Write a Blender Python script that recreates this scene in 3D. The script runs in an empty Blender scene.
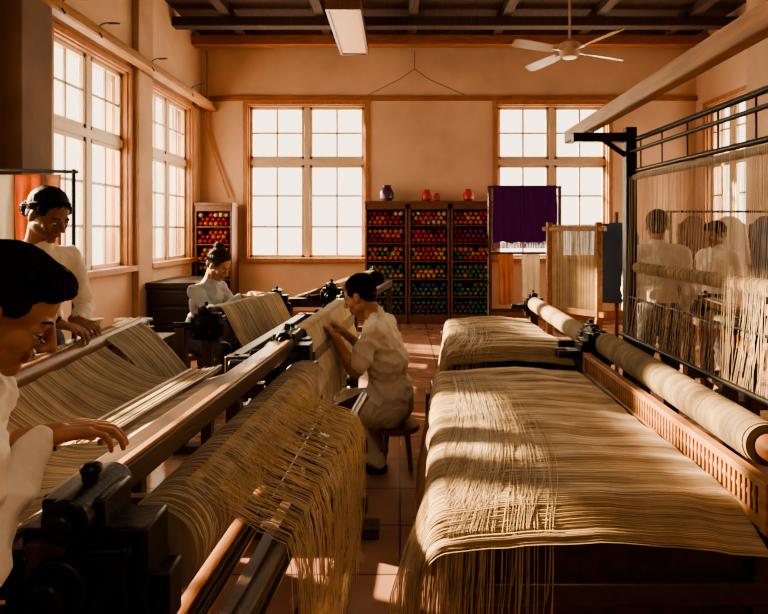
import bpy, bmesh, math, random
import numpy as np
from mathutils import Vector, Matrix, noise
random.seed(7); np.random.seed(7)
V=Vector
SC=bpy.context.scene
COL=SC.collection

# ------------------------------------------------------------------ materials
def mat(name, base, rough=.6, metal=0., var=.18, vscale=4., stretch=(1,1,1), bump=.0, bscale=60., bstretch=None, sheen=0., sss=0., emis=0., spec=.5, trans=0.):
    m=bpy.data.materials.new(name); m.use_nodes=True
    nt=m.node_tree; N=nt.nodes; L=nt.links
    b=N['Principled BSDF']
    tc=N.new('ShaderNodeTexCoord'); mp=N.new('ShaderNodeMapping'); mp.inputs['Scale'].default_value=stretch
    L.new(tc.outputs['Object'],mp.inputs['Vector'])
    nz=N.new('ShaderNodeTexNoise'); nz.inputs['Scale'].default_value=vscale; nz.inputs['Detail'].default_value=6
    L.new(mp.outputs[0],nz.inputs['Vector'])
    cr=N.new('ShaderNodeValToRGB')
    cr.color_ramp.elements[0].position=.3; cr.color_ramp.elements[1].position=.7
    cr.color_ramp.elements[0].color=tuple(max(0,c*(1-var)) for c in base)+(1,)
    cr.color_ramp.elements[1].color=tuple(min(1,c*(1+var)) for c in base)+(1,)
    L.new(nz.outputs['Fac'],cr.inputs[0]); L.new(cr.outputs[0],b.inputs['Base Color'])
    b.inputs['Roughness'].default_value=rough; b.inputs['Metallic'].default_value=metal
    b.inputs['Specular IOR Level'].default_value=spec
    if sheen: b.inputs['Sheen Weight'].default_value=sheen
    if sss:
        b.inputs['Subsurface Weight'].default_value=sss; b.inputs['Subsurface Radius'].default_value=(.01,.004,.002); b.inputs['Subsurface Scale'].default_value=.6
    if emis:
        L.new(cr.outputs[0],b.inputs['Emission Color']); b.inputs['Emission Strength'].default_value=emis
    if bump:
        mp2=N.new('ShaderNodeMapping'); mp2.inputs['Scale'].default_value=bstretch or stretch
        L.new(tc.outputs['Object'],mp2.inputs['Vector'])
        n2=N.new('ShaderNodeTexNoise'); n2.inputs['Scale'].default_value=bscale; n2.inputs['Detail'].default_value=4
        L.new(mp2.outputs[0],n2.inputs['Vector'])
        bp=N.new('ShaderNodeBump'); bp.inputs['Strength'].default_value=bump; bp.inputs['Distance'].default_value=.01
        L.new(n2.outputs['Fac'],bp.inputs['Height']); L.new(bp.outputs[0],b.inputs['Normal'])
    if trans:
        tr=N.new('ShaderNodeBsdfTranslucent'); L.new(cr.outputs[0],tr.inputs[0]); mx=N.new('ShaderNodeMixShader'); mx.inputs[0].default_value=trans
        L.new(b.outputs[0],mx.inputs[1]); L.new(tr.outputs[0],mx.inputs[2]); L.new(mx.outputs[0],N['Material Output'].inputs['Surface'])
    return m

M={}
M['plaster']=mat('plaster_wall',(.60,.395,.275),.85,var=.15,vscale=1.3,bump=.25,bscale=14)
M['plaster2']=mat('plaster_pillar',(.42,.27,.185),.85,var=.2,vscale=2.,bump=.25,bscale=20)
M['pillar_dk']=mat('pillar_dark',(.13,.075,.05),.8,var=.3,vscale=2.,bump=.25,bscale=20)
M['wood_dark']=mat('dark_wood',(.052,.025,.014),.34,var=.4,vscale=6,stretch=(6,.8,6),bump=.15,bscale=20)
M['wood_darkz']=mat('dark_wood_upright',(.055,.028,.017),.40,var=.4,vscale=6,stretch=(6,6,.8),bump=.15,bscale=20)
M['wood_mid']=mat('mid_wood',(.15,.060,.027),.38,var=.35,vscale=6,stretch=(6,.8,6),bump=.12,bscale=20)
M['wood_midx']=mat('mid_wood_cross',(.30,.105,.045),.5,var=.3,vscale=6,stretch=(.8,6,6),bump=.12,bscale=20)
M['wood_light']=mat('light_wood',(.32,.155,.068),.5,var=.3,vscale=6,stretch=(6,.8,6),bump=.12,bscale=20)
M['wood_comb']=mat('comb_wood',(.28,.13,.055),.45,var=.3,vscale=6,stretch=(6,1.5,6),bump=.12,bscale=20)
M['wood_shelf']=mat('shelf_wood',(.12,.045,.024),.45,var=.3,vscale=5,stretch=(5,5,.8),bump=.1,bscale=20)
M['ceil']=mat('ceiling_boards',(.050,.024,.015),.8,var=.4,vscale=5,stretch=(8,.5,1),bump=.2,bscale=10)
M['iron']=mat('black_iron',(.014,.012,.011),.38,metal=.55,var=.4,vscale=20,bump=.15,bscale=80)
M['steel']=mat('steel_roller',(.10,.085,.075),.25,metal=.9,var=.2,vscale=12)
M['white_paint']=mat('window_paint',(.58,.45,.33),.5,var=.06,vscale=6)
M['casing']=mat('window_casing',(.36,.155,.068),.5,var=.2,vscale=6,stretch=(3,3,1))
M['th_a']=mat('thread_gold',(.60,.43,.23),.5,var=.22,vscale=9,sheen=.4,trans=.2)
M['th_b']=mat('thread_tan',(.37,.24,.125),.6,var=.25,vscale=9,sheen=.3,trans=.2)
M['th_c']=mat('thread_straw',(.74,.57,.35),.5,var=.2,vscale=9,sheen=.4,trans=.2)
M['th_w']=mat('thread_cream',(.60,.50,.38),.6,var=.18,vscale=9,sheen=.3,trans=.2)
M['th_g']=mat('thread_greige',(.33,.265,.19),.7,var=.2,vscale=9,sheen=.3,trans=.15)
M['th_d']=mat('thread_taupe',(.17,.12,.07),.8,var=.25,vscale=9)
M['th_e']=mat('thread_khaki',(.24,.17,.095),.8,var=.25,vscale=9)
M['under']=mat('warp_under_cloth',(.33,.215,.11),.8,var=.3,vscale=10,stretch=(1,14,1),bump=.4,bscale=40)  # base cloth beneath the threads, for density
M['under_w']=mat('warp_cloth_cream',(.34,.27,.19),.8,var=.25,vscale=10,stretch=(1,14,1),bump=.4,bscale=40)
M['roll']=mat('wound_cloth',(.24,.175,.11),.8,var=.28,vscale=9,stretch=(1,30,1),bump=.6,bscale=9,bstretch=(1,40,1))
M['skin']=mat('skin',(.37,.185,.112),.60,var=.12,vscale=14,sss=.10,bump=.10,bscale=160,spec=.3)
M['skin_dk']=mat('skin_brown',(.22,.105,.06),.60,var=.12,vscale=14,sss=.08,bump=.10,bscale=160,spec=.3)
M['lip']=mat('lips',(.25,.09,.07),.5,var=.05,spec=.3)
M['hair']=mat('black_hair',(.008,.0055,.004),.6,var=.5,vscale=60,spec=.12,bump=.3,bscale=180)
M['hair_g']=mat('grey_brown_hair',(.04,.026,.018),.6,var=.5,vscale=60,spec=.2,bump=.3,bscale=180)
M['eye']=mat('eye_white',(.5,.45,.4),.3,var=.02)
M['iris']=mat('iris',(.02,.01,.008),.1,var=.1)
M['shirt_w']=mat('white_shirt',(.68,.61,.53),.85,var=.05,vscale=5,bump=.5,bscale=30,sheen=.2)
M['shirt_c']=mat('cream_shirt',(.63,.54,.44),.85,var=.06,vscale=5,bump=.5,bscale=30,sheen=.2)
M['shirt_b']=mat('pale_blue_shirt',(.38,.41,.43),.85,var=.07,vscale=5,bump=.5,bscale=30,sheen=.2)
M['pants_c']=mat('cream_trousers',(.50,.40,.31),.85,var=.08,vscale=5,bump=.5,bscale=26)
M['pants_d']=mat('dark_cloth',(.03,.028,.035),.8,var=.2,vscale=5,bump=.25,bscale=22)
M['brown_cloth']=mat('brown_cloth',(.16,.075,.045),.8,var=.2,vscale=5,bump=.25,bscale=22)
M['chest']=mat('chest_wood',(.022,.016,.016),.4,var=.3,vscale=6,stretch=(5,1,5),bump=.15,bscale=22)
M['blue']=mat('navy_cloth',(.05,.075,.13),.8,var=.2,vscale=5,bump=.25,bscale=22)
M['shoe']=mat('shoe_leather',(.015,.012,.01),.4,var=.2)
M['purple']=mat('purple_yarn',(.14,.008,.24),.8,var=.35,vscale=8,stretch=(12,12,.6),bump=.5,bscale=30,trans=.35)
M['lav']=mat('lavender_fringe',(.38,.22,.42),.8,var=.2,vscale=8,stretch=(12,12,.6),trans=.3)
M['orange']=mat('orange_cloth',(.70,.16,.04),.8,var=.15,bump=.2,bscale=10,trans=.4)
M['peach']=mat('peach_cloth',(.58,.27,.16),.8,var=.15,bump=.2,bscale=10,trans=.3)
M['linen']=mat('linen_cloth',(.74,.65,.54),.8,var=.1,bump=.2,bscale=10,trans=.4)
M['red']=mat('red_pot',(.40,.03,.02),.35,var=.1)
M['jar']=mat('plum_jar',(.05,.02,.06),.3,var=.1)
M['lampglow']=mat('lamp_diffuser',(.60,.32,.15),.6,var=.03,emis=.4)
M['wire']=mat('black_cable',(.01,.01,.01),.5)
M['conduit']=mat('orange_conduit',(.4,.18,.08),.5)
M['fan']=mat('fan_blade',(.32,.19,.11),.4,var=.1)
YC=[(.40,.03,.02),(.46,.10,.03),(.46,.21,.06),(.045,.12,.055),(.03,.11,.11),(.04,.05,.14),(.16,.03,.10),(.24,.015,.02),(.42,.31,.2),(.11,.15,.05)]
YM=[mat('yarn_%d'%i,c,.9,var=.25,vscale=40,bump=.5,bscale=120,spec=.2) for i,c in enumerate(YC)]

def floor_mat():
    m=bpy.data.materials.new('floor_tiles'); m.use_nodes=True
    nt=m.node_tree;N=nt.nodes;L=nt.links;b=N['Principled BSDF']
    tc=N.new('ShaderNodeTexCoord'); br=N.new('ShaderNodeTexBrick')
    br.offset=0.; br.inputs['Scale'].default_value=1.; br.inputs['Brick Width'].default_value=.42; br.inputs['Row Height'].default_value=.42
    br.inputs['Mortar Size'].default_value=.006
    br.inputs['Color1'].default_value=(.22,.10,.066,1); br.inputs['Color2'].default_value=(.28,.135,.085,1); br.inputs['Mortar'].default_value=(.07,.04,.03,1)
    L.new(tc.outputs['Object'],br.inputs['Vector'])
    nz=N.new('ShaderNodeTexNoise'); nz.inputs['Scale'].default_value=3.5; nz.inputs['Detail'].default_value=8
    L.new(tc.outputs['Object'],nz.inputs['Vector'])
    mx=N.new('ShaderNodeMix'); mx.data_type='RGBA'; mx.blend_type='MULTIPLY'; mx.inputs['Factor'].default_value=.6
    L.new(br.outputs['Color'],mx.inputs['A']); L.new(nz.outputs['Fac'],mx.inputs['B'])
    hs=N.new('ShaderNodeHueSaturation'); hs.inputs['Saturation'].default_value=.9; hs.inputs['Value'].default_value=1.8
    L.new(mx.outputs['Result'],hs.inputs['Color']); L.new(hs.outputs[0],b.inputs['Base Color'])
    mr=N.new('ShaderNodeMapRange'); mr.inputs['To Min'].default_value=.12; mr.inputs['To Max'].default_value=.36
    L.new(nz.outputs['Fac'],mr.inputs['Value']); L.new(mr.outputs[0],b.inputs['Roughness'])
    bp=N.new('ShaderNodeBump'); bp.inputs['Strength'].default_value=.3; bp.inputs['Distance'].default_value=.004; bp.invert=True
    L.new(br.outputs['Fac'],bp.inputs['Height']); L.new(bp.outputs[0],b.inputs['Normal'])
    return m
M['floor']=floor_mat()

# ------------------------------------------------------------------ helpers
def group(name,loc=(0,0,0)):
    e=bpy.data.objects.new(name,None); e.location=loc; e.empty_display_size=.1; COL.objects.link(e); return e
def link(ob,parent):
    COL.objects.link(ob)
    if parent is not None:
        ob.parent=parent; ob.matrix_parent_inverse=Matrix.Translation(-V(parent.location))
    return ob
def frame(w):
    w=V(w).normalized(); a=V((0,0,1)) if abs(w.z)<.9 else V((1,0,0))
    u=a.cross(w).normalized(); v=w.cross(u); return u,v,w
class MB:
    def __init__(s): s.v=[];s.f=[];s.m=[]
    def add(s,vs,fs,mi=0):
        o=len(s.v); s.v+= [tuple(p) for p in vs]; s.f+=[tuple(i+o for i in f) for f in fs]; s.m+=[mi]*len(fs)
    def box(s,c,d,mi=0,rz=0,R=None):
        h=[x/2 for x in d]; c=V(c)
        R=R or Matrix.Rotation(rz,3,'Z')
        vs=[c+R@V((x*h[0],y*h[1],z*h[2])) for x in(-1,1) for y in(-1,1) for z in(-1,1)]
        s.add(vs,[(0,1,3,2),(4,6,7,5),(0,4,5,1),(2,3,7,6),(0,2,6,4),(1,5,7,3)],mi)
    def mm(s,a,b,mi=0):
        a=V(a);b=V(b); s.box((a+b)/2,[abs(x) for x in (b-a)],mi)
    def beam(s,p,q,w,h,mi=0):
        p=V(p);q=V(q);d=(q-p);L=d.length;y=d.normalized()
        z=V((0,0,1)) if abs(y.z)<.9 else V((0,1,0))
        x=y.cross(z).normalized(); z=x.cross(y)
        R=Matrix((x,y,z)).transposed(); s.box((p+q)/2,(w,L,h),mi,R=R)
    def cyl(s,p,q,r1,r2=None,n=20,mi=0):
        r2=r1 if r2 is None else r2; p=V(p);q=V(q);u,v,w=frame(q-p); vs=[]
        for c,r in((p,r1),(q,r2)):
            for i in range(n):
                a=2*math.pi*i/n; vs.append(c+u*math.cos(a)*r+v*math.sin(a)*r)
        fs=[(i,(i+1)%n,n+(i+1)%n,n+i) for i in range(n)]+[tuple(range(n-1,-1,-1)),tuple(range(n,2*n))]
        s.add(vs,fs,mi)
    def ell(s,c,r,mi=0,n=16,R=None):
        c=V(c);R=R or Matrix.Identity(3);vs=[];h=n//2;fs=[]
        for j in range(1,h):
            t=math.pi*j/h-math.pi/2
            for i in range(n):
                a=2*math.pi*i/n; vs.append(c+R@V((r[0]*math.cos(t)*math.cos(a),r[1]*math.cos(t)*math.sin(a),r[2]*math.sin(t))))
        for j in range(h-2):
            for i in range(n): fs.append((j*n+i,j*n+(i+1)%n,(j+1)*n+(i+1)%n,(j+1)*n+i))
        b=len(vs);vs.append(c+R@V((0,0,-r[2])));vs.append(c+R@V((0,0,r[2])))
        for i in range(n):
            fs.append((b,(i+1)%n,i)); k=(h-2)*n; fs.append((b+1,k+i,k+(i+1)%n))
        s.add(vs,fs,mi)
    def cap(s,p1,r1,p2,r2,mi=0,n=16):
        p1=V(p1);p2=V(p2);
        if (p2-p1).length<1e-5: p2=p1+V((0,0,1e-4))
        u,v,w=frame(p2-p1);vs=[];fs=[];rows=[]
        for k in range(1,6): t=-math.pi/2+math.pi/2*k/5; rows.append((p1,r1,t))
        for k in range(0,5): t=math.pi/2*k/5; rows.append((p2,r2,t))
        for c,r,t in rows:
            for i in range(n):
                a=2*math.pi*i/n; vs.append(c+u*(r*math.cos(t)*math.cos(a))+v*(r*math.cos(t)*math.sin(a))+w*(r*math.sin(t)))
        for j in range(len(rows)-1):
            for i in range(n): fs.append((j*n+i,j*n+(i+1)%n,(j+1)*n+(i+1)%n,(j+1)*n+i))
        b=len(vs);vs.append(p1-w*r1);vs.append(p2+w*r2);k=(len(rows)-1)*n
        for i in range(n): fs.append((b,(i+1)%n,i)); fs.append((b+1,k+i,k+(i+1)%n))
        s.add(vs,fs,mi)
    def lathe(s,c,prof,n=24,mi=0):
        c=V(c);vs=[];fs=[]
        for r,z in prof:
            for i in range(n): a=2*math.pi*i/n; vs.append(c+V((r*math.cos(a),r*math.sin(a),z)))
        for j in range(len(prof)-1):
            for i in range(n): fs.append((j*n+i,j*n+(i+1)%n,(j+1)*n+(i+1)%n,(j+1)*n+i))
        fs.append(tuple(range(n-1,-1,-1))); k=(len(prof)-1)*n; fs.append(tuple(range(k,k+n)))
        s.add(vs,fs,mi)
    def obj(s,name,parent,mats,bevel=0.,smooth=True):
        me=bpy.data.meshes.new(name); me.from_pydata(s.v,[],s.f)
        for m in (mats if isinstance(mats,(list,tuple)) else [mats]): me.materials.append(M[m] if isinstance(m,str) else m)
        me.polygons.foreach_set('material_index',s.m); me.update()
        if smooth: me.shade_smooth(); me.set_sharp_from_angle(angle=.6)
        ob=bpy.data.objects.new(name,me); link(ob,parent)
        if bevel:
            b=ob.modifiers.new('bevel','BEVEL'); b.width=bevel; b.segments=2; b.limit_method='ANGLE'; b.angle_limit=.7
        return ob
def tubes(name,parent,lines,r,mats,sides=3,ref=(0,1,0)):
    vs=[];fs=[];mi=[];o=0;ref=np.array(ref,float)
    for ln in lines:
        P=np.array(ln,float);n=len(P);T=np.gradient(P,axis=0);T/=np.linalg.norm(T,axis=1)[:,None]+1e-9
        A=np.cross(T,ref);A/=np.linalg.norm(A,axis=1)[:,None]+1e-9;B=np.cross(T,A)
        rr=r*random.uniform(.75,1.2)
        for k in range(sides):
            a=2*math.pi*k/sides; vs.append(P+A*math.cos(a)*rr+B*math.sin(a)*rr)
        idx=random.randrange(len(mats))
        for k in range(sides):
            k2=(k+1)%sides
            for i in range(n-1): fs.append((o+k*n+i,o+k*n+i+1,o+k2*n+i+1,o+k2*n+i)); mi.append(idx)
        o+=n*sides
    me=bpy.data.meshes.new(name); me.from_pydata(np.concatenate(vs).tolist(),[],fs)
    for m in mats: me.materials.append(M[m] if isinstance(m,str) else m)
    me.polygons.foreach_set('material_index',mi); me.shade_smooth()
    return link(bpy.data.objects.new(name,me),parent)
def grid(name,parent,f,nu,nv,m,thick=.003):
    vs=[tuple(f(i/nu,j/nv)) for j in range(nv+1) for i in range(nu+1)]
    fs=[(j*(nu+1)+i,j*(nu+1)+i+1,(j+1)*(nu+1)+i+1,(j+1)*(nu+1)+i) for j in range(nv) for i in range(nu)]
    me=bpy.data.meshes.new(name); me.from_pydata(vs,[],fs); me.materials.append(M[m] if isinstance(m,str) else m); me.shade_smooth()
    ob=bpy.data.objects.new(name,me); link(ob,parent)
    if thick: s=ob.modifiers.new('s','SOLIDIFY'); s.thickness=thick; s.offset=0
    return ob
nz=lambda x,y,z=0.: noise.noise(V((x,y,z)))

# ------------------------------------------------------------------ room
XL,XR,YB,YF,ZC=-3.43,5.1,9.64,-2.2,4.9
mb=MB(); mb.mm((XL-.3,YF-.3,-.1),(XR+.3,YB+.3,0)); mb.obj('floor',None,'floor',smooth=False)
mb=MB(); mb.mm((XL-.3,YF-.3,ZC),(XR+.3,YB+.3,ZC+.15)); mb.obj('ceiling',None,'ceil',smooth=False)
def wall(name,axis,pos,th,a0,a1,holes):
    mb=MB()
    def seg(u0,u1,z0,z1):
        if u1-u0<1e-4 or z1-z0<1e-4: return
        if axis=='x': mb.mm((pos,u0,z0),(pos+th,u1,z1))
        else: mb.mm((u0,pos,z0),(u1,pos+th,z1))
    c=a0
    for (h0,h1,z0,z1) in sorted(holes):
        seg(c,h0,0,ZC); seg(h0,h1,0,z0); seg(h0,h1,z1,ZC); c=h1
    seg(c,a1,0,ZC); return mb.obj(name,None,'plaster',smooth=False)
WL=[(2.3,4.1,1.1,3.53),(5.5,7.06,1.1,3.53),(7.68,9.15,1.1,3.53)]  # first window is unseen, added so sun reaches the right loom
WB=[(-2.62,-.60,1.07,3.70),(1.67,3.58,1.07,3.70)]
WR=[(8.1,9.3,1.1,3.6),(4.2,5.8,1.1,3.6)]
wall('wall_left','x',XL-.3,.3,YF,YB,WL)
wall('wall_back','y',YB,.3,XL-.3,XR+.3,WB)
wall('wall_right','x',XR,.3,YF,YB,WR)
wall('wall_front','y',YF-.3,.3,XL-.3,XR+.3,[])
LIGHTC=(1,.79,.51)
def window(name,axis,pos,inn,h,power,cols=2,paint='white_paint'):
    u0,u1,z0,z1=h; g=group(name,((pos,(u0+u1)/2,z0) if axis=='x' else ((u0+u1)/2,pos,z0)))
    mb=MB()
    def b(ua,ub,za,zb,d0,d1,mi):
        if axis=='x': mb.mm((pos+inn*d0,ua,za),(pos+inn*d1,ub,zb),mi)
        else: mb.mm((ua,pos+inn*d0,za),(ub,pos+inn*d1,zb),mi)
    cw=.075
    b(u0-cw,u0,z0-cw,z1+cw,0,.035,0); b(u1,u1+cw,z0-cw,z1+cw,0,.035,0); b(u0,u1,z1,z1+cw,0,.035,0)
    b(u0-.12,u1+.12,z0-.07,z0,0,.10,0)
    b(u0,u0+.02,z0,z1,-.2,0,0); b(u1-.02,u1,z0,z1,-.2,0,0); b(u0,u1,z1-.02,z1,-.2,0,0)
    d0,d1=-.12,-.07; um=(u0+u1)/2; zt=z0+(z1-z0)*.63; t=.016
    b(um-.045,um+.045,z0,z1,d0,d1+.01,1); b(u0,u1,zt-.05,zt+.05,d0,d1+.015,1)
    for a,c in((u0+.02,um-.045),(um+.045,u1-.02)):
        for za,zb,nr in((z0,zt-.05,3),(zt+.05,z1-.02,2)):
            b(a,a+.05,za,zb,d0,d1,1); b(c-.05,c,za,zb,d0,d1,1); b(a,c,za,za+.05,d0,d1,1); b(a,c,zb-.05,zb,d0,d1,1)
            for k in range(1,cols): x=a+(c-a)*k/cols; b(x-t,x+t,za,zb,d0+.01,d1-.01,1)
            for k in range(1,nr): z=za+(zb-za)*k/nr; b(a,c,z-t,z+t,d0+.01,d1-.01,1)
    mb.obj('window_frame',g,['casing',paint],bevel=.004)
    ld=bpy.data.lights.new(name+'_daylight','AREA'); ld.shape='RECTANGLE'; ld.size=u1-u0; ld.size_y=z1-z0; ld.energy=power; ld.color=LIGHTC
    lo=bpy.data.objects.new(name+'_daylight',ld)
    off=-inn*.45
    lo.location=(pos+off,um,(z0+z1)/2) if axis=='x' else (um,pos+off,(z0+z1)/2)
    lo.rotation_euler=V((inn,0,0) if axis=='x' else (0,inn,0)).to_track_quat('-Z','Z').to_euler()
    COL.objects.link(lo)
for i,h in enumerate(WL): window('window_%d'%(i+1),'x',XL,1,h,[85,120,120][i])
for i,h in enumerate(WB): window('window_%d'%(i+4),'y',YB,-1,h,230)
for i,h in enumerate(WR): window('window_%d'%(i+6),'x',XR,-1,h,100)
# pillars, trims, beams
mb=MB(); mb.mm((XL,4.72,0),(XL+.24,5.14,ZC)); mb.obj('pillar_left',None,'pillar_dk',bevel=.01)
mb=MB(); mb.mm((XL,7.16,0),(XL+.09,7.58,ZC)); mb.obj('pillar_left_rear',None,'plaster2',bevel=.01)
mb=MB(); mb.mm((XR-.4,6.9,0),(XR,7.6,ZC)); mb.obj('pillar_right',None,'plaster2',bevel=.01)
mb=MB(); mb.mm((XL,YB-.05,3.77),(XR,YB,3.85)); mb.obj('trim_1',None,'wood_midx',bevel=.005)
mb=MB(); mb.mm((XL,YB-.025,0),(XR,YB,.16)); mb.obj('baseboard_back',None,'wood_midx')
mb=MB(); mb.mm((XL,YF,0),(XL+.025,YB-.03,.16)); mb.obj('baseboard_left',None,'wood_mid')
mb=MB(); mb.mm((XR-.025,YF,0),(XR,YB-.03,.16)); mb.obj('baseboard_right',None,'wood_mid')
mb=MB(); mb.mm((XL,9.2,4.60),(XR,9.38,4.76)); mb.obj('ceiling_beam_cross',None,'wood_midx',bevel=.008)
mb=MB()
for x in (-2.6,-1.2,.2,1.6,3.0,4.4): mb.mm((x-.07,YF,ZC-.14),(x+.07,YB,ZC))
mb.obj('ceiling_joists',None,'ceil',bevel=.006)
mb=MB()
for y in (1.5,4.0,6.4,8.5): mb.mm((XL,y-.09,ZC-.28),(XR,y+.09,ZC-.14))
mb.obj('ceiling_crossbeams',None,'ceil',bevel=.006)
g=group('wall_rail_beam',(-3.2,7,3.6)); mb=MB(); mb.mm((-3.28,4.0,3.58),(-3.16,YB,3.70)); mb.mm((-3.16,4.0,3.585),(-3.14,YB,3.66))
for y in(4.6,5.3,7.3,9.3): mb.mm((XL,y-.04,3.6),(-3.27,y+.04,3.68))
mb.obj('rail',g,'wood_light',bevel=.006)
lines=[]
for y in(5.35,6.0,7.25,8.6):
    lines.append([(-3.12+.05*math.sin(t*6.3),y+.14*math.sin(t*5),3.76+.14*math.sin(t*3.1)-.2*t) for t in np.linspace(0,1,24)])
tubes('rail_cables',g,lines,.009,['wire'],6,ref=(.3,.2,1))
g=group('wall_conduit',(-3.3,9.6,2)); 
tubes('conduit',g,[[(-3.3+.02*math.sin(t*9)+.38*t**3,9.55,4.6-2.5*t) for t in np.linspace(0,1,30)]],.018,['conduit'],8)
g=group('hanging_wire',(0,9.55,4))
tubes('wire',g,[[(-.55,9.56,3.85),(0,9.56,3.98+.15),(.25,9.56,4.3)],[(.25,9.56,4.3),(.5,9.56,4.12),(1.1,9.56,3.86)],[(.25,9.56,4.6),(.25,9.56,4.45),(.25,9.56,4.3)]],.006,['wire'],5)

# ceiling light box
g=group('ceiling_light_fixture',(-.7,7.75,4.3)); mb=MB()
mb.mm((-.92,6.9,4.25),(-.88,8.62,4.36));mb.mm((-.52,6.9,4.25),(-.48,8.62,4.36));mb.mm((-.92,6.86,4.25),(-.48,6.9,4.36));mb.mm((-.92,8.62,4.25),(-.48,8.66,4.36));mb.mm((-.92,6.86,4.36),(-.48,8.66,4.39))
for y in(7.2,8.3): mb.cyl((-.7,y,4.39),(-.7,y,ZC-.1),.012,n=8)
mb.obj('housing',g,'wood_mid',bevel=.004); mb=MB(); mb.mm((-.88,6.9,4.27),(-.52,8.62,4.29)); mb.obj('diffuser',g,'lampglow')
# fan
g=group('ceiling_fan',(2.0,6.6,3.7)); mb=MB(); c=(2.0,6.6,3.68)
mb.lathe(c,[(.02,-.11),(.08,-.10),(.12,-.05),(.13,.0),(.12,.06),(.06,.09),(.02,.12)],mi=0)
mb.cyl((2,6.6,3.75),(2,6.6,ZC-.1),.014,n=10); mb.lathe((2,6.6,4.66),[(.02,0),(.07,.05),(.08,.1),(.02,.12)])
mb.obj('motor',g,'fan')
mb=MB()
for k in range(4):
    a=.42+k*math.pi/2; d=V((math.cos(a),math.sin(a),0)); p=V((-d.y,d.x,0)); C=V(c)+V((0,0,-.03))
    mb.beam(C+d*.1,C+d*.25,.03,.008)
    pts=[(.2,.045),(.34,.065),(.58,.075),(.76,.07),(.80,.035)]; vs=[];n=len(pts)
    for r,w in pts: vs.append(C+d*r+p*w+V((0,0,.02)))
    for r,w in pts: vs.append(C+d*r-p*w-V((0,0,.02)))
    vs+= [v+V((0,0,.008)) for v in vs]; fs=[]
    for i in range(n-1): fs+=[(i,i+1,n+i+1,n+i),(2*n+i,3*n+i,3*n+i+1,2*n+i+1),(i,2*n+i,2*n+i+1,i+1),(n+i,n+i+1,3*n+i+1,3*n+i)]
    fs+=[(0,n,3*n,2*n),(n-1,3*n-1,4*n-1,2*n-1)]
    mb.add(vs,fs)
mb.obj('blades',g,'fan',bevel=0)

# ------------------------------------------------------------------ yarn shelves
def shelf(x0,x1,y0,y1,top,rows):
    g=group('yarn_shelf',((x0+x1)/2,y0,0)); mb=MB(); t=.035
    mb.mm((x0,y0,0),(x0+t,y1,top)); mb.mm((x1-t,y0,0),(x1,y1,top)); mb.mm((x0,y1-.015,0),(x1,y1,top))
    mb.mm((x0-.01,y0-.01,top),(x1+.01,y1,top+.05)); mb.mm((x0,y0-.005,0),(x1,y0+.02,.13))
    mb.mm((x0,y0,top-.09),(x1,y0+.02,top))
    zs=[.13+(top-.2)*k/rows for k in range(rows)]
    for z in zs: mb.mm((x0+t,y0+.005,z),(x1-t,y1-.015,z+.022))
    mb.obj('cabinet',g,'wood_shelf',bevel=.004)
    yb=MB(); H=(top-.2)/rows
    for ri,z in enumerate(zs):
        pal={0:[4,5,6,3],1:[4,3,9,5],2:[3,9,2,4],3:[2,1,0,3],4:[0,7,1,6],5:[0,7,8,1],6:[7,0,6]}[min(ri,6)]
        r=.042; n=int((x1-x0-2*t)/(2*r*1.03)); lay=max(1,int((H-.04)/(2*r*.9)))
        cc=random.choice(pal)
        for l in range(lay):
            for k in range(n-(l%2)):
                if random.random()<.35: cc=random.choice(pal)
                if random.random()<.08 and l==lay-1: continue
                x=x0+t+r*1.05+(k+.5*(l%2))*2*r*1.03; zz=z+.022+r+l*r*1.72
                rr=r*random.uniform(.82,1); yy=y0+.03+random.uniform(0,.04)
                yb.cap((x,yy+rr*.6,zz),rr,(x,y1-.08,zz),rr,mi=cc,n=8); yb.cyl((x,yy-.012,zz),(x,yy+.03,zz),.010,n=6,mi=8)
    yb.obj('yarn_rolls',g,YM)
shelf(-.58,.12,9.25,9.6,1.98,6); shelf(.14,.82,9.25,9.6,1.98,6); shelf(.84,1.52,9.25,9.6,1.98,6)
shelf(-3.38,-2.76,9.2,9.58,1.95,6)
def pot(name,x,y,z,m,s):
    mb=MB(); mb.lathe((x,y,z),[(.05*s,0),(.08*s,.03*s),(.085*s,.1*s),(.06*s,.15*s),(.045*s,.17*s),(.055*s,.19*s)]); mb.obj(name,None,m)
pot('storage_jar',-.22,9.42,2.035,'jar',1.4); pot('ceramic_pot',.45,9.42,2.035,'red',1.0); pot('ceramic_pot',.62,9.42,2.035,'red',.7); pot('ceramic_pot',1.15,9.42,2.035,'red',1.05)
# chest
g=group('storage_chest',(-3.0,7.9,0)); mb=MB()
mb.mm((-3.30,7.35,.06),(-2.70,8.35,.78)); mb.mm((-3.33,7.32,.78),(-2.67,8.38,.86))
for y in(7.45,8.25):
    for x in(-3.25,-2.76): mb.cyl((x,y,0),(x,y,.07),.035)
for z in(.2,.44,.66): mb.mm((-2.71,7.42,z-.09),(-2.685,8.28,z+.09)); mb.cyl((-2.69,7.85,z),(-2.66,7.85,z),.02); mb.mm((-3.25,7.33,z-.09),(-2.78,7.36,z+.09))
mb.obj('chest_body',g,'chest',bevel=.008)

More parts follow.
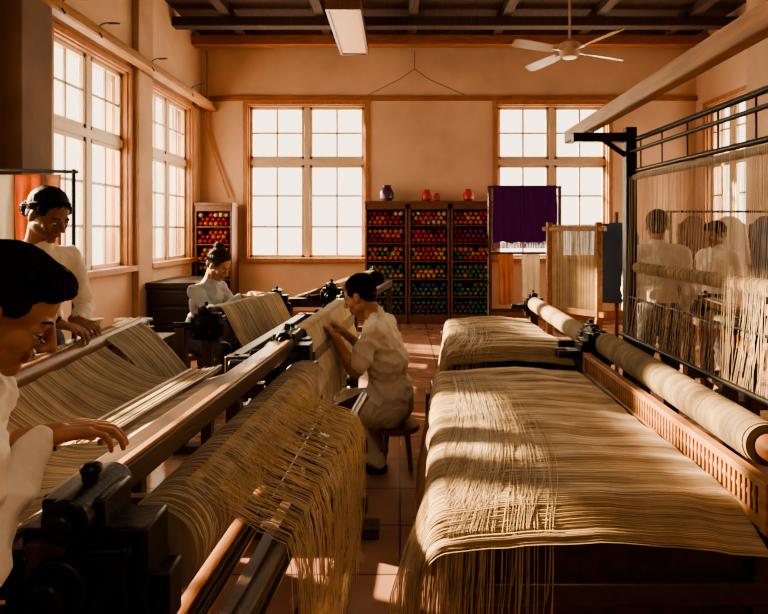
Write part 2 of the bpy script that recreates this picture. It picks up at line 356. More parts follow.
# drape
def drape(name,parent,p0,p1,ztop,zbot,m,folds=7,amp=.03):
    p0=V(p0);p1=V(p1);d=(p1-p0);nrm=V((-d.y,d.x,0)).normalized()
    def f(u,v):
        a=amp*(.35+.65*v)*math.sin(u*folds*6.28+1.5*nz(u*3,v*2,folds))+amp*.4*nz(u*9,v*3)
        z=ztop+(zbot-ztop)*v+ .02*nz(u*6,5)*v
        return V((p0.x+d.x*u,p0.y+d.y*u,z))+nrm*a
    return grid(name,parent,f,folds*10,14,m)
g=group('yarn_drying_rack',(1.9,8.5,0)); mb=MB()
for x in(1.36,2.42): mb.mm((x-.025,8.48,0),(x+.025,8.53,2.22)); mb.mm((x-.03,8.3,0),(x+.03,8.72,.04))
mb.cyl((1.33,8.505,2.2),(2.45,8.505,2.2),.02); mb.cyl((1.33,8.505,1.2),(2.45,8.505,1.2),.02)
mb.mm((1.36,8.49,.3),(2.42,8.52,.36)); mb.obj('rack_frame',g,'wood_darkz',bevel=.004)
L=[]
for i in range(150):
    x=1.42+.96*i/150; y=8.505; b=1.36+.03*nz(x*8,2)
    for s in(-1,1): L.append([(x+.006*math.sin(k*.9+i),y+s*(.025+.012*nz(x*9,k*.3)),2.225-(2.225-b)*k/8) for k in range(9)])
tubes('purple_skeins',g,L,.006,['purple'],4)
L=[[(x,8.505+s*.03,1.37),(x+random.uniform(-.01,.01),8.505+s*.032,1.27)] for x in np.linspace(1.43,2.37,90) for s in(-1,1)]
tubes('fringe',g,L,.004,['lav'],3)
drape('orange_cloth',g,(1.5,8.50,0),(1.72,8.50,0),1.21,.42,'peach',3,.02); drape('linen_strip',g,(1.85,8.5,0),(2.12,8.5,0),1.21,.5,'linen',3,.02)
# garment rails
def garment(parent,x0,x1,y,ztop,zbot,m,ph=0.):
    xm=(x0+x1)/2; w=(x1-x0)/2
    def f(u,v):
        a=u*2*math.pi; sh=min(1,v*6)**.6; W=w*(.25+.75*sh); D=.03+.035*min(1,v*3)
        return V((xm+W*math.cos(a),y+D*math.sin(a)+.008*math.sin(a*7+ph)*v,ztop-(ztop-zbot)*v+.01*math.sin(a*5+ph)*v))
    grid('hung_shirt',parent,f,40,20,m)
    mb=MB(); 
    for s in(-1,1): mb.cap((xm+s*w*.8,y,ztop-.11),.035,(xm+s*(w+.01),y-.03,ztop-.50),.030)
    mb.cyl((xm,y,ztop),(xm,y,ztop+.05),.004,n=6); mb.obj('sleeves',parent,m)
g=group('garment_rail',(-2.7,4.05,0)); mb=MB()
for x in(-3.15,-2.36): mb.cyl((x,4.05,.02),(x,4.05,1.99),.014,n=10); mb.mm((x-.02,3.85,0),(x+.02,4.25,.03))
mb.cyl((-3.2,4.05,1.99),(-2.33,4.05,1.97),.013,n=10); mb.obj('rail_frame',g,'iron')
drape('white_garment',g,(-3.05,4.03,0),(-2.80,4.06,0),1.95,1.1,'linen',2,.014); drape('orange_garment',g,(-2.79,4.06,0),(-2.58,4.03,0),1.95,1.15,'orange',2,.014); drape('peach_garment',g,(-2.57,4.06,0),(-2.44,4.03,0),1.95,1.2,'peach',1,.014)
g=group('garment_rail',(3.8,6.1,0)); mb=MB()
for x in(2.95,4.6): mb.cyl((x,6.1,.02),(x,6.1,1.75),.014,n=10); mb.mm((x-.02,5.9,0),(x+.02,6.3,.03))
mb.cyl((2.9,6.1,1.75),(4.65,6.1,1.75),.013,n=10); mb.obj('rail_frame',g,'iron')
for i,(m,zb) in enumerate((('brown_cloth',.8),('linen',.95),('blue',.75),('peach',.9))): garment(g,3.02+.39*i,3.38+.39*i,6.1,1.70,zb,m,i)

# ------------------------------------------------------------------ loom parts
def bracket(parent,x,y,z,s=1.,f=-1,side=1):
    mb=MB(); yy=lambda d: y+f*d*s
    def bx(x0,x1,d0,d1,z0,z1): mb.mm((x+x0*s,yy(d0),z+z0*s),(x+x1*s,yy(d1),z+z1*s))
    bx(-.10,.12,-.05,.04,-.26,-.03); bx(-.12,.09,-.03,.055,-.20,-.06); bx(-.06,.05,-.05,.05,-.05,.025)
    bx(.06,.15,-.04,.02,-.22,-.12); bx(-.20,-.09,-.03,.02,-.17,-.11)
    for cx,cz,r in((-.02,-.12,.055),(.07,-.19,.034),(-.075,-.22,.026)):
        mb.cyl((x+cx*s,yy(.03),z+cz*s),(x+cx*s,yy(.08),z+cz*s),r*s,n=24); mb.cyl((x+cx*s,yy(.07),z+cz*s),(x+cx*s,yy(.105),z+cz*s),r*.5*s,n=16)
    mb.cyl((x-.0*s,yy(-.08),z-.0*s),(x,yy(.085),z-.0*s),.040*s,n=24); mb.cyl((x,yy(.08),z),(x,yy(.105),z),.022*s,n=16)
    mb.cyl((x,y,z+.03*s),(x,y,z+.055*s),.016*s,n=12); mb.ell((x,y,z+.058*s),(.02*s,.02*s,.012*s))
    for cx,cz in((-.085,-.075),(.09,-.06),(.09,-.24),(-.08,-.245)): mb.cyl((x+cx*s,yy(.03),z+cz*s),(x+cx*s,yy(.065),z+cz*s),.011*s,n=6)
    mb.cyl((x-.2*s,yy(0),z-.14*s),(x-.28*s,yy(0),z-.14*s),.03*s,n=16)
    return mb.obj('iron_bracket',parent,'iron',bevel=.005*s)
def line_x(x0,y0,x1,y1): return lambda y: x0+(x1-x0)*(y-y0)/(y1-y0)
def simple_loom(name,x0,y0,x1,y1,z,side,dx,zlow,under,ths,n,fringe=.12,beamw='wood_dark',s=.8,rear=.45):
    g=group(name,((x0+x1)/2,(y0+y1)/2,0)); gx=line_x(x0,y0,x1,y1); mb=MB()
    mb.beam((x0,y0,z-.03),(x1,y1,z-.03),.08,.06)
    mb.obj('top_beam',g,beamw,bevel=.006)
    mb=MB(); mb.cyl((x0+side*(dx-.03),y0-.03,zlow),(x1+side*(dx-.03),y1+.03,zlow),.035); mb.obj('breast_beam',g,'wood_mid')
    mb=MB(); r=.075; mb.cyl((x0+side*.03,y0+.05,z-.17),(x1+side*.03,y1-.05,z-.17),r,n=28); mb.obj('cloth_roller',g,'roll')
    mb=MB()
    for x,y in((x0,y0),(x1,y1)):
        mb.mm((x-.035,y-.04,0),(x+.035,y+.04,z-.06)); xr=x-side*rear; mb.mm((xr-.035,y-.04,0),(xr+.035,y+.04,z-.12))
        xf=x+side*(dx-.03); mb.mm((xf-.03,y-.035,0),(xf+.03,y+.035,zlow))
        mb.mm((min(xr,xf),y-.03,z-.2),(max(xr,x),y+.03,z-.12)); mb.mm((min(xr,xf)-.05,y-.045,0),(max(xr,xf)+.05,y+.045,.06)); mb.mm((min(xr,xf),y-.025,.3),(max(xr,xf),y+.025,.36))
    mb.beam((x0,y0,.33),(x1,y1,.33),.05,.06); mb.beam((x0-side*rear,y0,z-.16),(x1-side*rear,y1,z-.16),.07,.07)
    mb.obj('loom_frame',g,'wood_darkz',bevel=.005)
    for x,y,f in((x0,y0,-1),(x1,y1,1)): bracket(g,x,y+f*.02,z,s,f)
    def path(y,t,o=0):
        x=gx(y)
        if t<.25: a=t/.25; X=side*(-.03+.075*a); Z=z+.006+.002*math.sin(a*3)
        else:
            a=(t-.25)/.75; X=side*(.045+(dx-.045)*(a**.9)); Z=z+.004-(z-zlow-.035)*a**1.15-.03*math.sin(a*3.14)
        return (x+X, y+.008*nz(y*9,t*3), Z+o+.006*nz(y*6,t*4))
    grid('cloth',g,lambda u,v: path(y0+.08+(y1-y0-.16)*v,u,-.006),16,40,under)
    L=[]
    for i in range(n):
        y=y0+.08+(y1-y0-.16)*(i+random.random()*.6)/n
        P=[path(y,t) for t in np.linspace(0,1,14)]
        l=fringe*random.uniform(.5,1.3); X=gx(y)+side*dx
        for k in range(1,5): P.append((X+side*.012+.006*nz(y*9,k),y+.01*nz(y*5,k*.5),zlow+.03-l*k/4))
        L.append(P)
    tubes('warp_threads',g,L,.0024,ths)
    return g

# ---- foreground left loom
g=group('loom',(-.8,2,0)); gx=line_x(-.70,1.12,-.58,2.85); Z=1.0
mb=MB(); mb.beam((gx(1.16),1.16,.965),(gx(2.85),2.85,.965),.095,.07); mb.obj('top_beam',g,'wood_dark',bevel=.008)
mb=MB(); mb.beam((gx(1.2)+.035,1.2,1.003),(gx(2.8)+.035,2.8,1.003),.022,.010); mb.obj('beam_cap',g,'wood_light',bevel=.003)
mb=MB(); mb.cyl((-1.33,1.15,1.0),(-1.53,3.3,1.0),.04,n=24); mb.obj('warp_beam',g,'wood_mid')
RC,RR=.115,.105
mb=MB(); mb.cyl((gx(1.30)+RC,1.30,.80),(gx(2.78)+RC,2.78,.80),RR,n=40); mb.obj('cloth_roller',g,'roll')
mb=MB(); mb.cyl((gx(1.15)+RC,1.15,.80),(gx(2.84)+RC,2.84,.80),.04,n=24); mb.obj('roller_shaft',g,'wood_mid')
L=[]
for i in range(330):
    y=1.31+1.45*(i+.5*random.random())/330; c=gx(y)+RC; L.append([(c+(RR+.002+.003*nz(y*20,a))*math.cos(a),y+.006*math.sin(a*2+i),.80+(RR+.002)*math.sin(a)) for a in np.linspace(2.6,-2.4,20)])
tubes('wound_threads',g,L,.0019,['th_g','th_w','th_b','th_w'])
rx=line_x(-.33,1.2,-.19,2.6)
mb=MB(); mb.cyl((rx(1.15),1.15,.74),(rx(2.72),2.72,.74),.022,n=20); mb.obj('breast_rod',g,'wood_dark')
mb=MB(); mb.cyl((-.42,1.12,.52),(-.31,2.75,.52),.036,n=28); mb.cyl((-.42,1.1,.52),(-.425,1.06,.52),.016); mb.obj('steel_roller',g,'steel')
mb=MB(); mb.cyl((-.60,1.14,.5),(-.50,2.75,.5),.045,n=28); mb.obj('wood_roller',g,'wood_mid')
mb=MB(); mb.cyl((-.51,1.14,.6),(-.40,2.75,.62),.016,n=16); mb.obj('guide_rod',g,'steel')
mb=MB()
for x,y,xb in((-.70,1.14,-1.33),(-.58,2.85,-1.49)):
    mb.mm((x-.04,y-.04,0),(x+.04,y+.04,.93)); mb.mm((xb-.035,y-.04,0),(xb+.035,y+.04,.96)); xr=rx(y)
    if y<2: mb.mm((xr-.03,y-.035,0),(xr+.03,y+.03,.72))
    else: mb.beam((x,y,.50),(xr,y-.1,.74),.05,.05)
    mb.mm((xb,y-.03,.70),(x,y+.03,.77)); mb.mm((xb,y-.03,.12),(xr,y+.03,.2)); mb.mm((x,y-.025,.42),(xr,y+.025,.49)); mb.mm((xb-.1,y-.05,0),(xr+.06,y+.05,.06))
mb.mm((-1.56,3.22,0),(-1.49,3.3,.96)); mb.beam((-.66,1.14,.16),(-.56,2.85,.16),.06,.07)
mb.obj('loom_frame',g,'wood_darkz',bevel=.006)
bracket(g,-.645,1.17,.985,1.15); bracket(g,-.58,2.87,1.0,1.05); bracket(g,-1.53,3.3,1.0,.6)
bk=line_x(-1.33,1.15,-1.53,3.3)
def pathB(y,t,o=0):
    xb=bk(y)-.03; xm=gx(y)-.05; x=xb+(xm-xb)*t
    z=1.045*(1-t)+.965*t-.19*math.sin(math.pi*min(1,t*1.02))**.8+.014*nz(x*7,y*7)
    return (x,y+.012*nz(x*6,y*5),z+o)
grid('warp_cloth',g,lambda u,v: pathB(1.3+1.45*v,u,-.006),20,60,'under_w')
tubes('warp_threads',g,[[pathB(1.3+1.45*(i+.5*random.random())/340,t) for t in np.linspace(0,1,22)] for i in range(340)],.0024,['th_w','th_w','th_g','th_c','th_g'])
def pathB2(y,t): xb=bk(y)-.03; return (xb+.34*t,y+.01*nz(y*8,t*2),1.045-.30*t**1.5-.01*t)
grid('warp_cloth_rear',g,lambda u,v: V(pathB2(2.75+.48*v,u))+V((0,0,-.006)),10,14,'under_w')
tubes('warp_threads_rear',g,[[pathB2(2.75+.48*i/95,t) for t in np.linspace(0,1,12)] for i in range(95)],.0026,['th_w','th_g'])
# reed
mb=MB()
for xo,zz in((-.22,.985),(-.10,1.0)): mb.beam((gx(1.45)+xo,1.45,zz),(gx(2.25)+xo,2.25,zz),.016,.018)
mb.obj('reed_rails',g,'wood_dark',bevel=.002)
tubes('reed_teeth',g,[[(gx(y)-.22,y,.987),(gx(y)-.10,y,1.002)] for y in np.linspace(1.46,2.24,80)],.0022,['th_c'])
tubes('reed_rods',g,[[(gx(y)+xo,y,1.0) for y in(1.45,1.8,2.25)] for xo in(-.19,-.16,-.13)],.003,['wood_dark'],5,ref=(0,0,1))
# net
L=[]
for i in range(270):
    y=1.42+.98*(i+random.random()*.9)/270; c=gx(y)+RC; X=rx(y)+.024; P=[]
    dy=random.uniform(-.035,.035)
    for t in np.linspace(0,1,12): P.append((c+.02+(X-c-.02)*t,y+dy*t+.010*nz(y*7,t*3),.912+(.768-.912)*t-.014*math.sin(t*3.14)*random.uniform(.6,1.2)))
    l=random.uniform(.35,.68); w=random.uniform(-.015,.02)
    for k in range(1,9): P.append((X+.012+.02*math.sin(k*.4)+w*math.sin(k*.5)+.010*nz(y*6,k*.4),y+dy+.03*nz(y*4,k*.35,3),.768-l*k/8))
    L.append(P)
tubes('loose_warp',g,L,.0011,['th_w','th_c','th_a','th_a'])

# ---- further looms on the left
simple_loom('loom',-.572,3.0,-.463,4.5,1.0,1,.13,.70,'under_w',['th_a','th_w','th_c'],240,.2,rear=.32)
simple_loom('loom',-1.34,3.9,-1.09,4.95,1.0,1,.24,.62,'under_w',['th_w','th_c','th_g'],190,.12,rear=.18)
simple_loom('loom',-.62,5.1,-.33,6.9,1.05,-1,.42,.88,'under_w',['th_w','th_c','th_b'],200,.1,beamw='wood_light',rear=.2)
# dark bench
g=group('work_bench',(-1.85,3.85,0)); mb=MB(); mb.mm((-2.3,3.7,.74),(-1.66,4.15,.79))
for x in(-2.26,-1.7):
    for y in(3.74,4.11): mb.mm((x-.03,y-.03,0),(x+.03,y+.03,.74))
mb.mm((-2.26,3.72,.3),(-1.7,3.76,.36)); mb.obj('bench_frame',g,'wood_darkz',bevel=.005)
mb=MB(); 
for k in range(3): mb.lathe((-2.12+.17*k,3.92,.79),[(.05,0),(.05,.015),(.02,.02),(.035,.06),(.02,.12),(.045,.125),(.045,.14)])
mb.obj('bobbins',g,['th_w'])

# ---- right looms: broad table with warp draped over it
xl=lambda y: .13+.11*(y-1.42)/1.55
def top(y,x,o=0):
    z=.80+.022*math.sin(math.pi*min(1,max(0,(.95-x)/(.95-xl(y)))))+.012*nz(x*5,y*4)+.004*nz(x*16,y*12,2)+.0022*math.sin(y*46+2*nz(x*3,y*3))
    if y<1.60: z-= ((1.60-y)/.18)**2*.075
    return z+o
def pathR(y,t,ln=.45,o=0,cl=0):
    a=.94; b=xl(y)
    if t<.6: x=a+(b-a)*t/.6; return (x,y+cl*(t)*.6+.012*nz(x*5,y*6,4),top(y,x,o))
    if t<.75: an=(t-.6)/.15*math.pi/2*.9; return (b-.07*math.sin(an),y+cl*t*.6+.012*nz(b*5,y*6,4),top(y,b,o)-.07*(1-math.cos(an)))
    h=(t-.75)/.25; return (b-.07-.07*h+.02*nz(y*7,h*2),y+cl*(.45+h*.6)+.012*nz(b*5,y*6,4)+.02*nz(y*5,h*2,7),top(y,b,o)-.062-ln*h)
def table_loom(ax,sx,ay,sy,n,r):
    g=group('loom',(ax+.6*sx,ay+2.2*sy,0)); T=lambda p:(ax+p[0]*sx,ay+p[1]*sy,p[2]); mb=MB()
    m=lambda a,b: mb.mm(T(a),T(b))
    m((.16,1.50,.04),(.99,1.54,.715)); m((.16,2.92,.04),(.99,2.96,.755)); m((.16,1.5,.04),(.20,2.96,.72)); m((.97,1.5,.04),(1.01,2.96,.74)); m((.16,1.6,.735),(1.0,2.96,.76))
    for x in(.18,.98):
        for y in(1.52,2.94): m((x-.045,y-.045,0),(x+.045,y+.045,.70))
    m((.13,1.47,.56),(1.03,1.51,.62)); m((.13,1.47,.10),(1.03,1.51,.17))
    mb.obj('loom_body',g,'wood_dark',bevel=.006)
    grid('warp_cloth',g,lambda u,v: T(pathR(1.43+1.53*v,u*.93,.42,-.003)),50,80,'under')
    L=[]
    for i in range(n):
        y=1.42+1.55*(i+random.random())/n; cl=random.uniform(-.035,.035); l=random.uniform(.45,.68)
        L.append([T(pathR(y,t,l,.0005,cl)) for t in np.concatenate([np.linspace(0,.6,18),np.linspace(.63,.75,5),np.linspace(.8,1,6)])])
    tubes('weft_threads',g,L,r,['th_a','th_b','th_c','th_a','th_a'])
    L=[]
    for i in range(int(n*.26)):
        q=random.random(); x0=.26+.28*q*random.random(); y0=random.uniform(1.9,2.9); P=[]
        for t in np.linspace(0,1,16):
            y=y0+(1.46-y0)*t; x=x0+(-.10-.16*(1-q))*t**2*1.1
            xe=xl(y)
            z=top(y,max(x,xe))+.004 - (max(0,xe-x)**1.5*2.6)
            P.append(T((x,y,z)))
        ex=P[-1]; l=random.uniform(.12,.5)
        for k in range(1,7): P.append((ex[0]-.02*k/6*sx,ex[1]-.04*sy*math.sin(k*.35),ex[2]-l*k/6))
        L.append(P)
    tubes('slipped_strands',g,L,r*.8,['th_a','th_b','th_c'],ref=(1,0,0.2))
    return g
g=table_loom(0,1,0,1,850,.0014)
g2=table_loom(.22,.9,2.2,.85,360,.0021)
mb=MB(); mb.cyl((1.13,3.4,.90),(1.18,4.9,.90),.06,n=28); mb.obj('cloth_roller',g2,'roll')
mb=MB(); mb.cyl((1.13,3.3,.90),(1.18,5.0,.90),.03,n=20)
for x,y in((1.13,3.36),(1.18,4.95)): mb.mm((x-.035,y-.03,0),(x+.035,y+.03,.88))
mb.obj('roller_stand',g2,'wood_dark',bevel=.004)
bracket(g2,1.14,3.34,.97,.7,-1); bracket(g2,1.18,4.97,.97,.7,1)
# reed comb, roller and heddle frame of the near loom
mb=MB(); mb.beam((.955,1.45,.785),(.99,2.95,.785),.035,.03); mb.beam((.955,1.45,.888),(.99,2.95,.888),.035,.022)
for i in range(62):
    y=1.47+1.46*i/61; x=.955+.035*(y-1.45)/1.5; mb.box((x,y,.837),(.024,.013,.085))
mb.beam((.958,1.45,.838),(.993,2.95,.838),.022,.014); mb.mm((.935,1.43,.765),(.975,1.46,.90)); mb.mm((.97,2.94,.765),(1.01,2.97,.90))
mb.obj('reed_comb',g,'wood_comb',bevel=.002)
mb=MB(); mb.beam((.970,1.46,.835),(1.005,2.94,.835),.006,.10); mb.obj('reed_back',g,'wood_dark')
mb=MB(); mb.cyl((1.0,1.1,.95),(1.1,3.2,.95),.036,n=24); mb.obj('roller_shaft',g,'wood_mid')
mb=MB(); mb.cyl((1.022,1.56,.95),(1.088,2.95,.95),.058,n=32); mb.obj('cloth_roller',g,'th_d')
tubes('wound_threads',g,[[(1.022+.066*(y-1.56)/1.39+.060*math.cos(a),y+.018*a/6.3+.003*math.sin(3*a+y*40),.95+.060*math.sin(a)) for a in np.linspace(0,6.3,20)] for y in np.linspace(1.57,2.93,230)],.0022,['th_e','th_d','th_e','th_e','th_d'])
mb=MB(); 
for y in(1.15,3.12):
    mb.mm((1.28-.03,y-.03,0),(1.28+.03,y+.03,2.12)); mb.mm((.96,y-.025,2.04),(1.31,y+.025,2.09)); mb.mm((1.0,y-.03,0),(1.07,y+.03,.9)); mb.mm((.95,y-.035,0),(1.35,y+.035,.05)); mb.mm((1.03,y-.02,.5),(1.28,y+.02,.55))
    mb.beam((1.28,y,1.95),(1.12,y,2.06),.025,.025)
mb.obj('upright_frame',g,'iron',bevel=.005)
bracket(g,1.08,3.14,.97,.75,1); bracket(g,1.06,3.06,.97,.7,-1)
mb=MB(); mb.beam((1.0,.9,2.135),(1.07,3.55,2.135),.06,.08); mb.obj('top_rail',g,'wood_light',bevel=.008)
mb=MB(); mb.cyl((1.29,1.1,2.045),(1.29,3.15,2.045),.014); mb.cyl((1.27,1.1,1.98),(1.27,3.15,1.98),.010); mb.cyl((1.29,1.1,1.865),(1.29,3.15,1.875),.012)
for y in np.linspace(1.3,3.0,8): mb.cyl((1.29,y,2.04),(1.29,y,1.87),.004,n=6)
mb.cyl((1.24,1.1,.97),(1.24,3.15,.97),.011); mb.cyl((1.27,1.1,1.18),(1.27,3.15,1.18),.006)
mb.obj('heddle_rods',g,'iron')
mb=MB(); mb.cyl((1.29,1.12,1.83),(1.29,3.08,1.84),.016); mb.obj('heddle_cord_bar',g,'th_g')
mb=MB(); mb.cyl((1.3,1.12,1.345),(1.3,3.08,1.345),.026,n=20); mb.obj('wrapped_bar',g,'roll')
tubes('bar_wrap',g,[[(1.3+.029*math.cos(a),y+.004*a/6,1.345+.029*math.sin(a)) for a in np.linspace(0,6.3,12)] for y in np.linspace(1.2,3.05,180)],.0035,['th_a','th_b'],ref=(0,1,0))
L=[]
for i in range(260):
    y=1.2+1.88*(i+.8*random.random())/260; x=1.29+random.choice((-.032,-.03,.032,.035)); dy=random.uniform(-.015,.015)
    L.append([(x+(1.24-x)*t**2+.003*nz(y*9,t*5),y+dy*t+.006*nz(y*9,t*3),1.84-.87*t) for t in np.linspace(0,1,8)])
tubes('heddle_strings',g,L,.0008,['th_c','th_a','th_w'])
mb=MB()
for i in range(60):
    y=1.22+1.8*i/60+.01*random.random(); z=1.12+.04*random.random(); x=1.265; mb.cyl((x,y,z),(x,y,z-.05),.0035,n=6)
mb.obj('heddle_weights',g,'wood_mid')
# ---- upright warp
g=group('upright_warp_frame',(1.5,4.8,0)); mb=MB()
for x,y in((1.40,5.25),(1.72,4.85)): mb.mm((x-.025,y-.025,0),(x+.025,y+.025,1.62)); mb.mm((x-.15,y-.03,0),(x+.15,y+.03,.05))
mb.beam((1.36,5.3,1.56),(1.76,4.8,1.56),.05,.04); mb.beam((1.36,5.3,.82),(1.76,4.8,.82),.05,.05); mb.obj('frame',g,'wood_comb',bevel=.004)
tubes('warp_threads',g,[[(1.42+.28*t+.002*random.random(),5.22-.35*t,z) for z in(1.6,1.2,.82)] for t in np.linspace(0,1,150)],.0016,['th_a','th_c','th_b'])
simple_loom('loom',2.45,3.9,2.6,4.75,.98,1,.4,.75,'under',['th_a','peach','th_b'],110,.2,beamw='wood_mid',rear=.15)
# ------------------------------------------------------------------ people
def sm(co,E,it,f=.5):
    n=len(co); deg=np.bincount(E[:,0],minlength=n)+np.bincount(E[:,1],minlength=n); deg=np.maximum(deg,1)
    for _ in range(it):
        S=np.stack([np.bincount(E[:,0],weights=co[E[:,1],k],minlength=n)+np.bincount(E[:,1],weights=co[E[:,0],k],minlength=n) for k in range(3)],1)
        co=co+f*(S/deg[:,None]-co)
    return co
def remesh(prims,voxel,it):
    mb=MB()
    for p in prims:
        if p[0]=='c': mb.cap(p[1],p[2],p[3],p[4],n=16)
        else: mb.ell(p[1],p[2],n=20,R=p[3])
    me=bpy.data.meshes.new('t'); me.from_pydata(mb.v,[],mb.f); me.update()
    ob=bpy.data.objects.new('t',me); COL.objects.link(ob)
    md=ob.modifiers.new('r','REMESH'); md.mode='VOXEL'; md.voxel_size=voxel
    dg=bpy.context.evaluated_depsgraph_get(); dg.update()
    m2=bpy.data.meshes.new_from_object(ob.evaluated_get(dg)); bpy.data.objects.remove(ob); bpy.data.meshes.remove(me)
    n=len(m2.vertices); co=np.empty(n*3); m2.vertices.foreach_get('co',co); co=co.reshape(-1,3)
    E=np.empty(len(m2.edges)*2,int); m2.edges.foreach_get('vertices',E); E=E.reshape(-1,2)
    co=sm(co,E,it)
    polys=[tuple(p.vertices) for p in m2.polygons]; bpy.data.meshes.remove(m2)
    def near(P):
        D=[]
        for p in prims:
            if p[0]=='c':
                a=np.array(p[1]);b=np.array(p[3]);ab=b-a;t=np.clip(((P-a)@ab)/max(1e-9,ab@ab),0,1)
                D.append(np.linalg.norm(P-(a+t[:,None]*ab),axis=1)-(p[2]+(p[4]-p[2])*t))
            else:
                R=np.array(p[3]); q=(P-np.array(p[1]))@R; r=np.array(p[2]); k0=np.linalg.norm(q/r,axis=1);k1=np.linalg.norm(q/r**2,axis=1)+1e-9
                D.append(k0*(k0-1)/k1)
        return np.argmin(np.array(D),0)
    return co,polys,near,E
def hand(w,d,n,ts,skin,k=1.,curl=.45,spread=1.6):
    w=V(w);d=V(d).normalized();n=V(n);n=(n-d*n.dot(d)).normalized();s=d.cross(n); P=[]
    P.append(('c',w-d*.03*k,.026*k,w+d*.03*k,.024*k,skin))
    offs=[ts*.031,ts*.0105,-ts*.0105,-ts*.031]
    lens=[(.043,.026,.021),(.047,.030,.022),(.043,.027,.021),(.034,.020,.019)]
    for i,o in enumerate(offs):
        kn=w+d*(.090-(.006 if i in(0,3) else 0)-(.004 if i==3 else 0))*k+s*o*k
        P.append(('c',w+d*.02*k+s*o*.55*k,.016*k,kn,.0115*k,skin))
        dd=(d+s*o*spread*2.).normalized(); p=kn; a=0.; r=.0092 if i<3 else .008
        for j,l in enumerate(lens[i]):
            a+=curl*(.7,1.1,.8)[j]*(1+.12*i); dr=dd*math.cos(a)+n*math.sin(a); q=p+dr*l*k
            P.append(('c',p,r*k,q,(r-.0009)*k,skin)); p=q; r-=.0009
    b=w+d*.028*k+s*ts*.022*k; d1=(d*.6+s*ts*.62+n*.4).normalized();q=b+d1*.043*k;P.append(('c',b,.0155*k,q,.012*k,skin))
    d2=(d*.85+s*ts*.22+n*.5).normalized();q2=q+d2*.032*k;P.append(('c',q,.0115*k,q2,.0098*k,skin));d3=(d*.9+n*.45-s*ts*.05).normalized();P.append(('c',q2,.0098*k,q2+d3*.024*k,.0078*k,skin))
    return P
def person(name,J,skin='skin',hair='hair',shirt='shirt_w',pants='pants_d',sleeve='long',bun=None,k=1.,hs=1.,vox=(.010,.0055,.0048),skirt=False,fringe=True,curl=.45,arm=1.,nstr=170):
    g=group(name,(J['pelvis'][0],J['pelvis'][1],0))
    J={a:(V(b) if isinstance(b,(tuple,list)) else b) for a,b in J.items()}
    B=[];H=[];post=MB();pm=[]
    F=J['F'].normalized(); p=J['pitch']; up=V((0,0,1)); fw=F*math.cos(p)-up*math.sin(p); uh=F*math.sin(p)+up*math.cos(p); rt=fw.cross(uh)
    RH=Matrix((rt,fw,uh)).transposed(); hc=J['head']
    h=lambda x,y,z: hc+RH@(V((x,y,z))*hs)
    E=lambda c,r,m: H.append(('e',h(*c),tuple(a*hs for a in r),RH,m)); C=lambda a,r1,b,r2,m: H.append(('c',h(*a),r1*hs,h(*b),r2*hs,m))
    E((0,-.012,.03),(.074,.092,.082),skin); E((0,.025,-.022),(.057,.060,.083),skin); E((0,.034,-.068),(.043,.045,.036),skin)
    E((0,.068,-.093),(.021,.019,.018),skin); C((-.030,.074,.016),.0125,(.030,.074,.016),.0125,skin)
    C((0,.086,.010),.0080,(0,.109,-.026),.0110,skin)
    for s in(-1,1):
        E((s*.013,.095,-.031),(.009,.011,.0080),skin); E((s*.035,.053,-.028),(.024,.028,.026),skin); E((s*.031,.071,.001),(.0155,.0135,.012),skin)
        E((s*.078,-.004,-.010),(.009,.020,.032),skin); E((s*.074,.004,-.012),(.007,.012,.018),skin); E((s*.03,.01,-.06),(.03,.05,.03),skin)
    C((-.018,.084,-.054),.0065,(.018,.084,-.054),.0065,'lip'); C((0,.089,-.053),.006,(0,.089,-.054),.006,'lip'); C((-.014,.084,-.065),.007,(.014,.084,-.065),.007,'lip')
    HE=[]
    def HR(c,r): HE.append((c,r)); E(c,r,hair)
    HR((0,-.024,.042),(.082,.095,.088)); HR((0,-.055,-.015),(.060,.048,.055))
    if fringe: HR((.01,.030,.090),(.062,.056,.034)); HR((-.025,.052,.078),(.034,.034,.022)); HR((.03,.053,.076),(.03,.032,.020))
    for s in(-1,1): HR((s*.064,.014,.036),(.016,.034,.030))
    if bun: E(bun[0],(bun[1],bun[1],bun[1]*.9),hair); C((0,-.06,.05),.05,bun[0],bun[1]*.7,hair)
    nb=J['neck']; H.append(('c',h(0,-.025,-.05),.050*hs,nb,.056*hs,skin)); H.append(('c',h(0,-.005,-.06),.040*hs,nb,.05*hs,skin))
    c0=(0,-.024,.042)
    def rad(d):
        best=.0
        for c,r in HE:
            o=[(c0[i]-c[i])/r[i] for i in range(3)]; q=[d[i]/r[i] for i in range(3)]
            A=sum(x*x for x in q);Bq=sum(o[i]*q[i] for i in range(3));Cq=sum(x*x for x in o)-1; D=Bq*Bq-A*Cq
            if D>0: best=max(best,(-Bq+math.sqrt(D))/A)
        return best
    if bun: tgt=(V(bun[0])-V(c0)).normalized()
    else: tgt=V((.15,-.45,.85)).normalized()
    L=[]
    for i in range(nstr):
        a=random.uniform(-math.pi,math.pi); ca=math.cos(a)
        el=(.42 if fringe else .56)*max(0,ca)+.04*(1-abs(ca))-.50*max(0,-ca)+random.uniform(-.12,.08)
        sd=V((math.sin(a)*math.cos(el),ca*math.cos(el),math.sin(el))); P=[]
        for t in np.linspace(0,1,11):
            d=sd.lerp(tgt,t*.97); 
            if d.length<.05: continue
            d.normalize(); r=rad(d)*(1.006+.014*nz(i*.7,t*3)); q=V(c0)+d*r; P.append(tuple(h(q.x,q.y,q.z)))
        if len(P)>4: L.append(P)
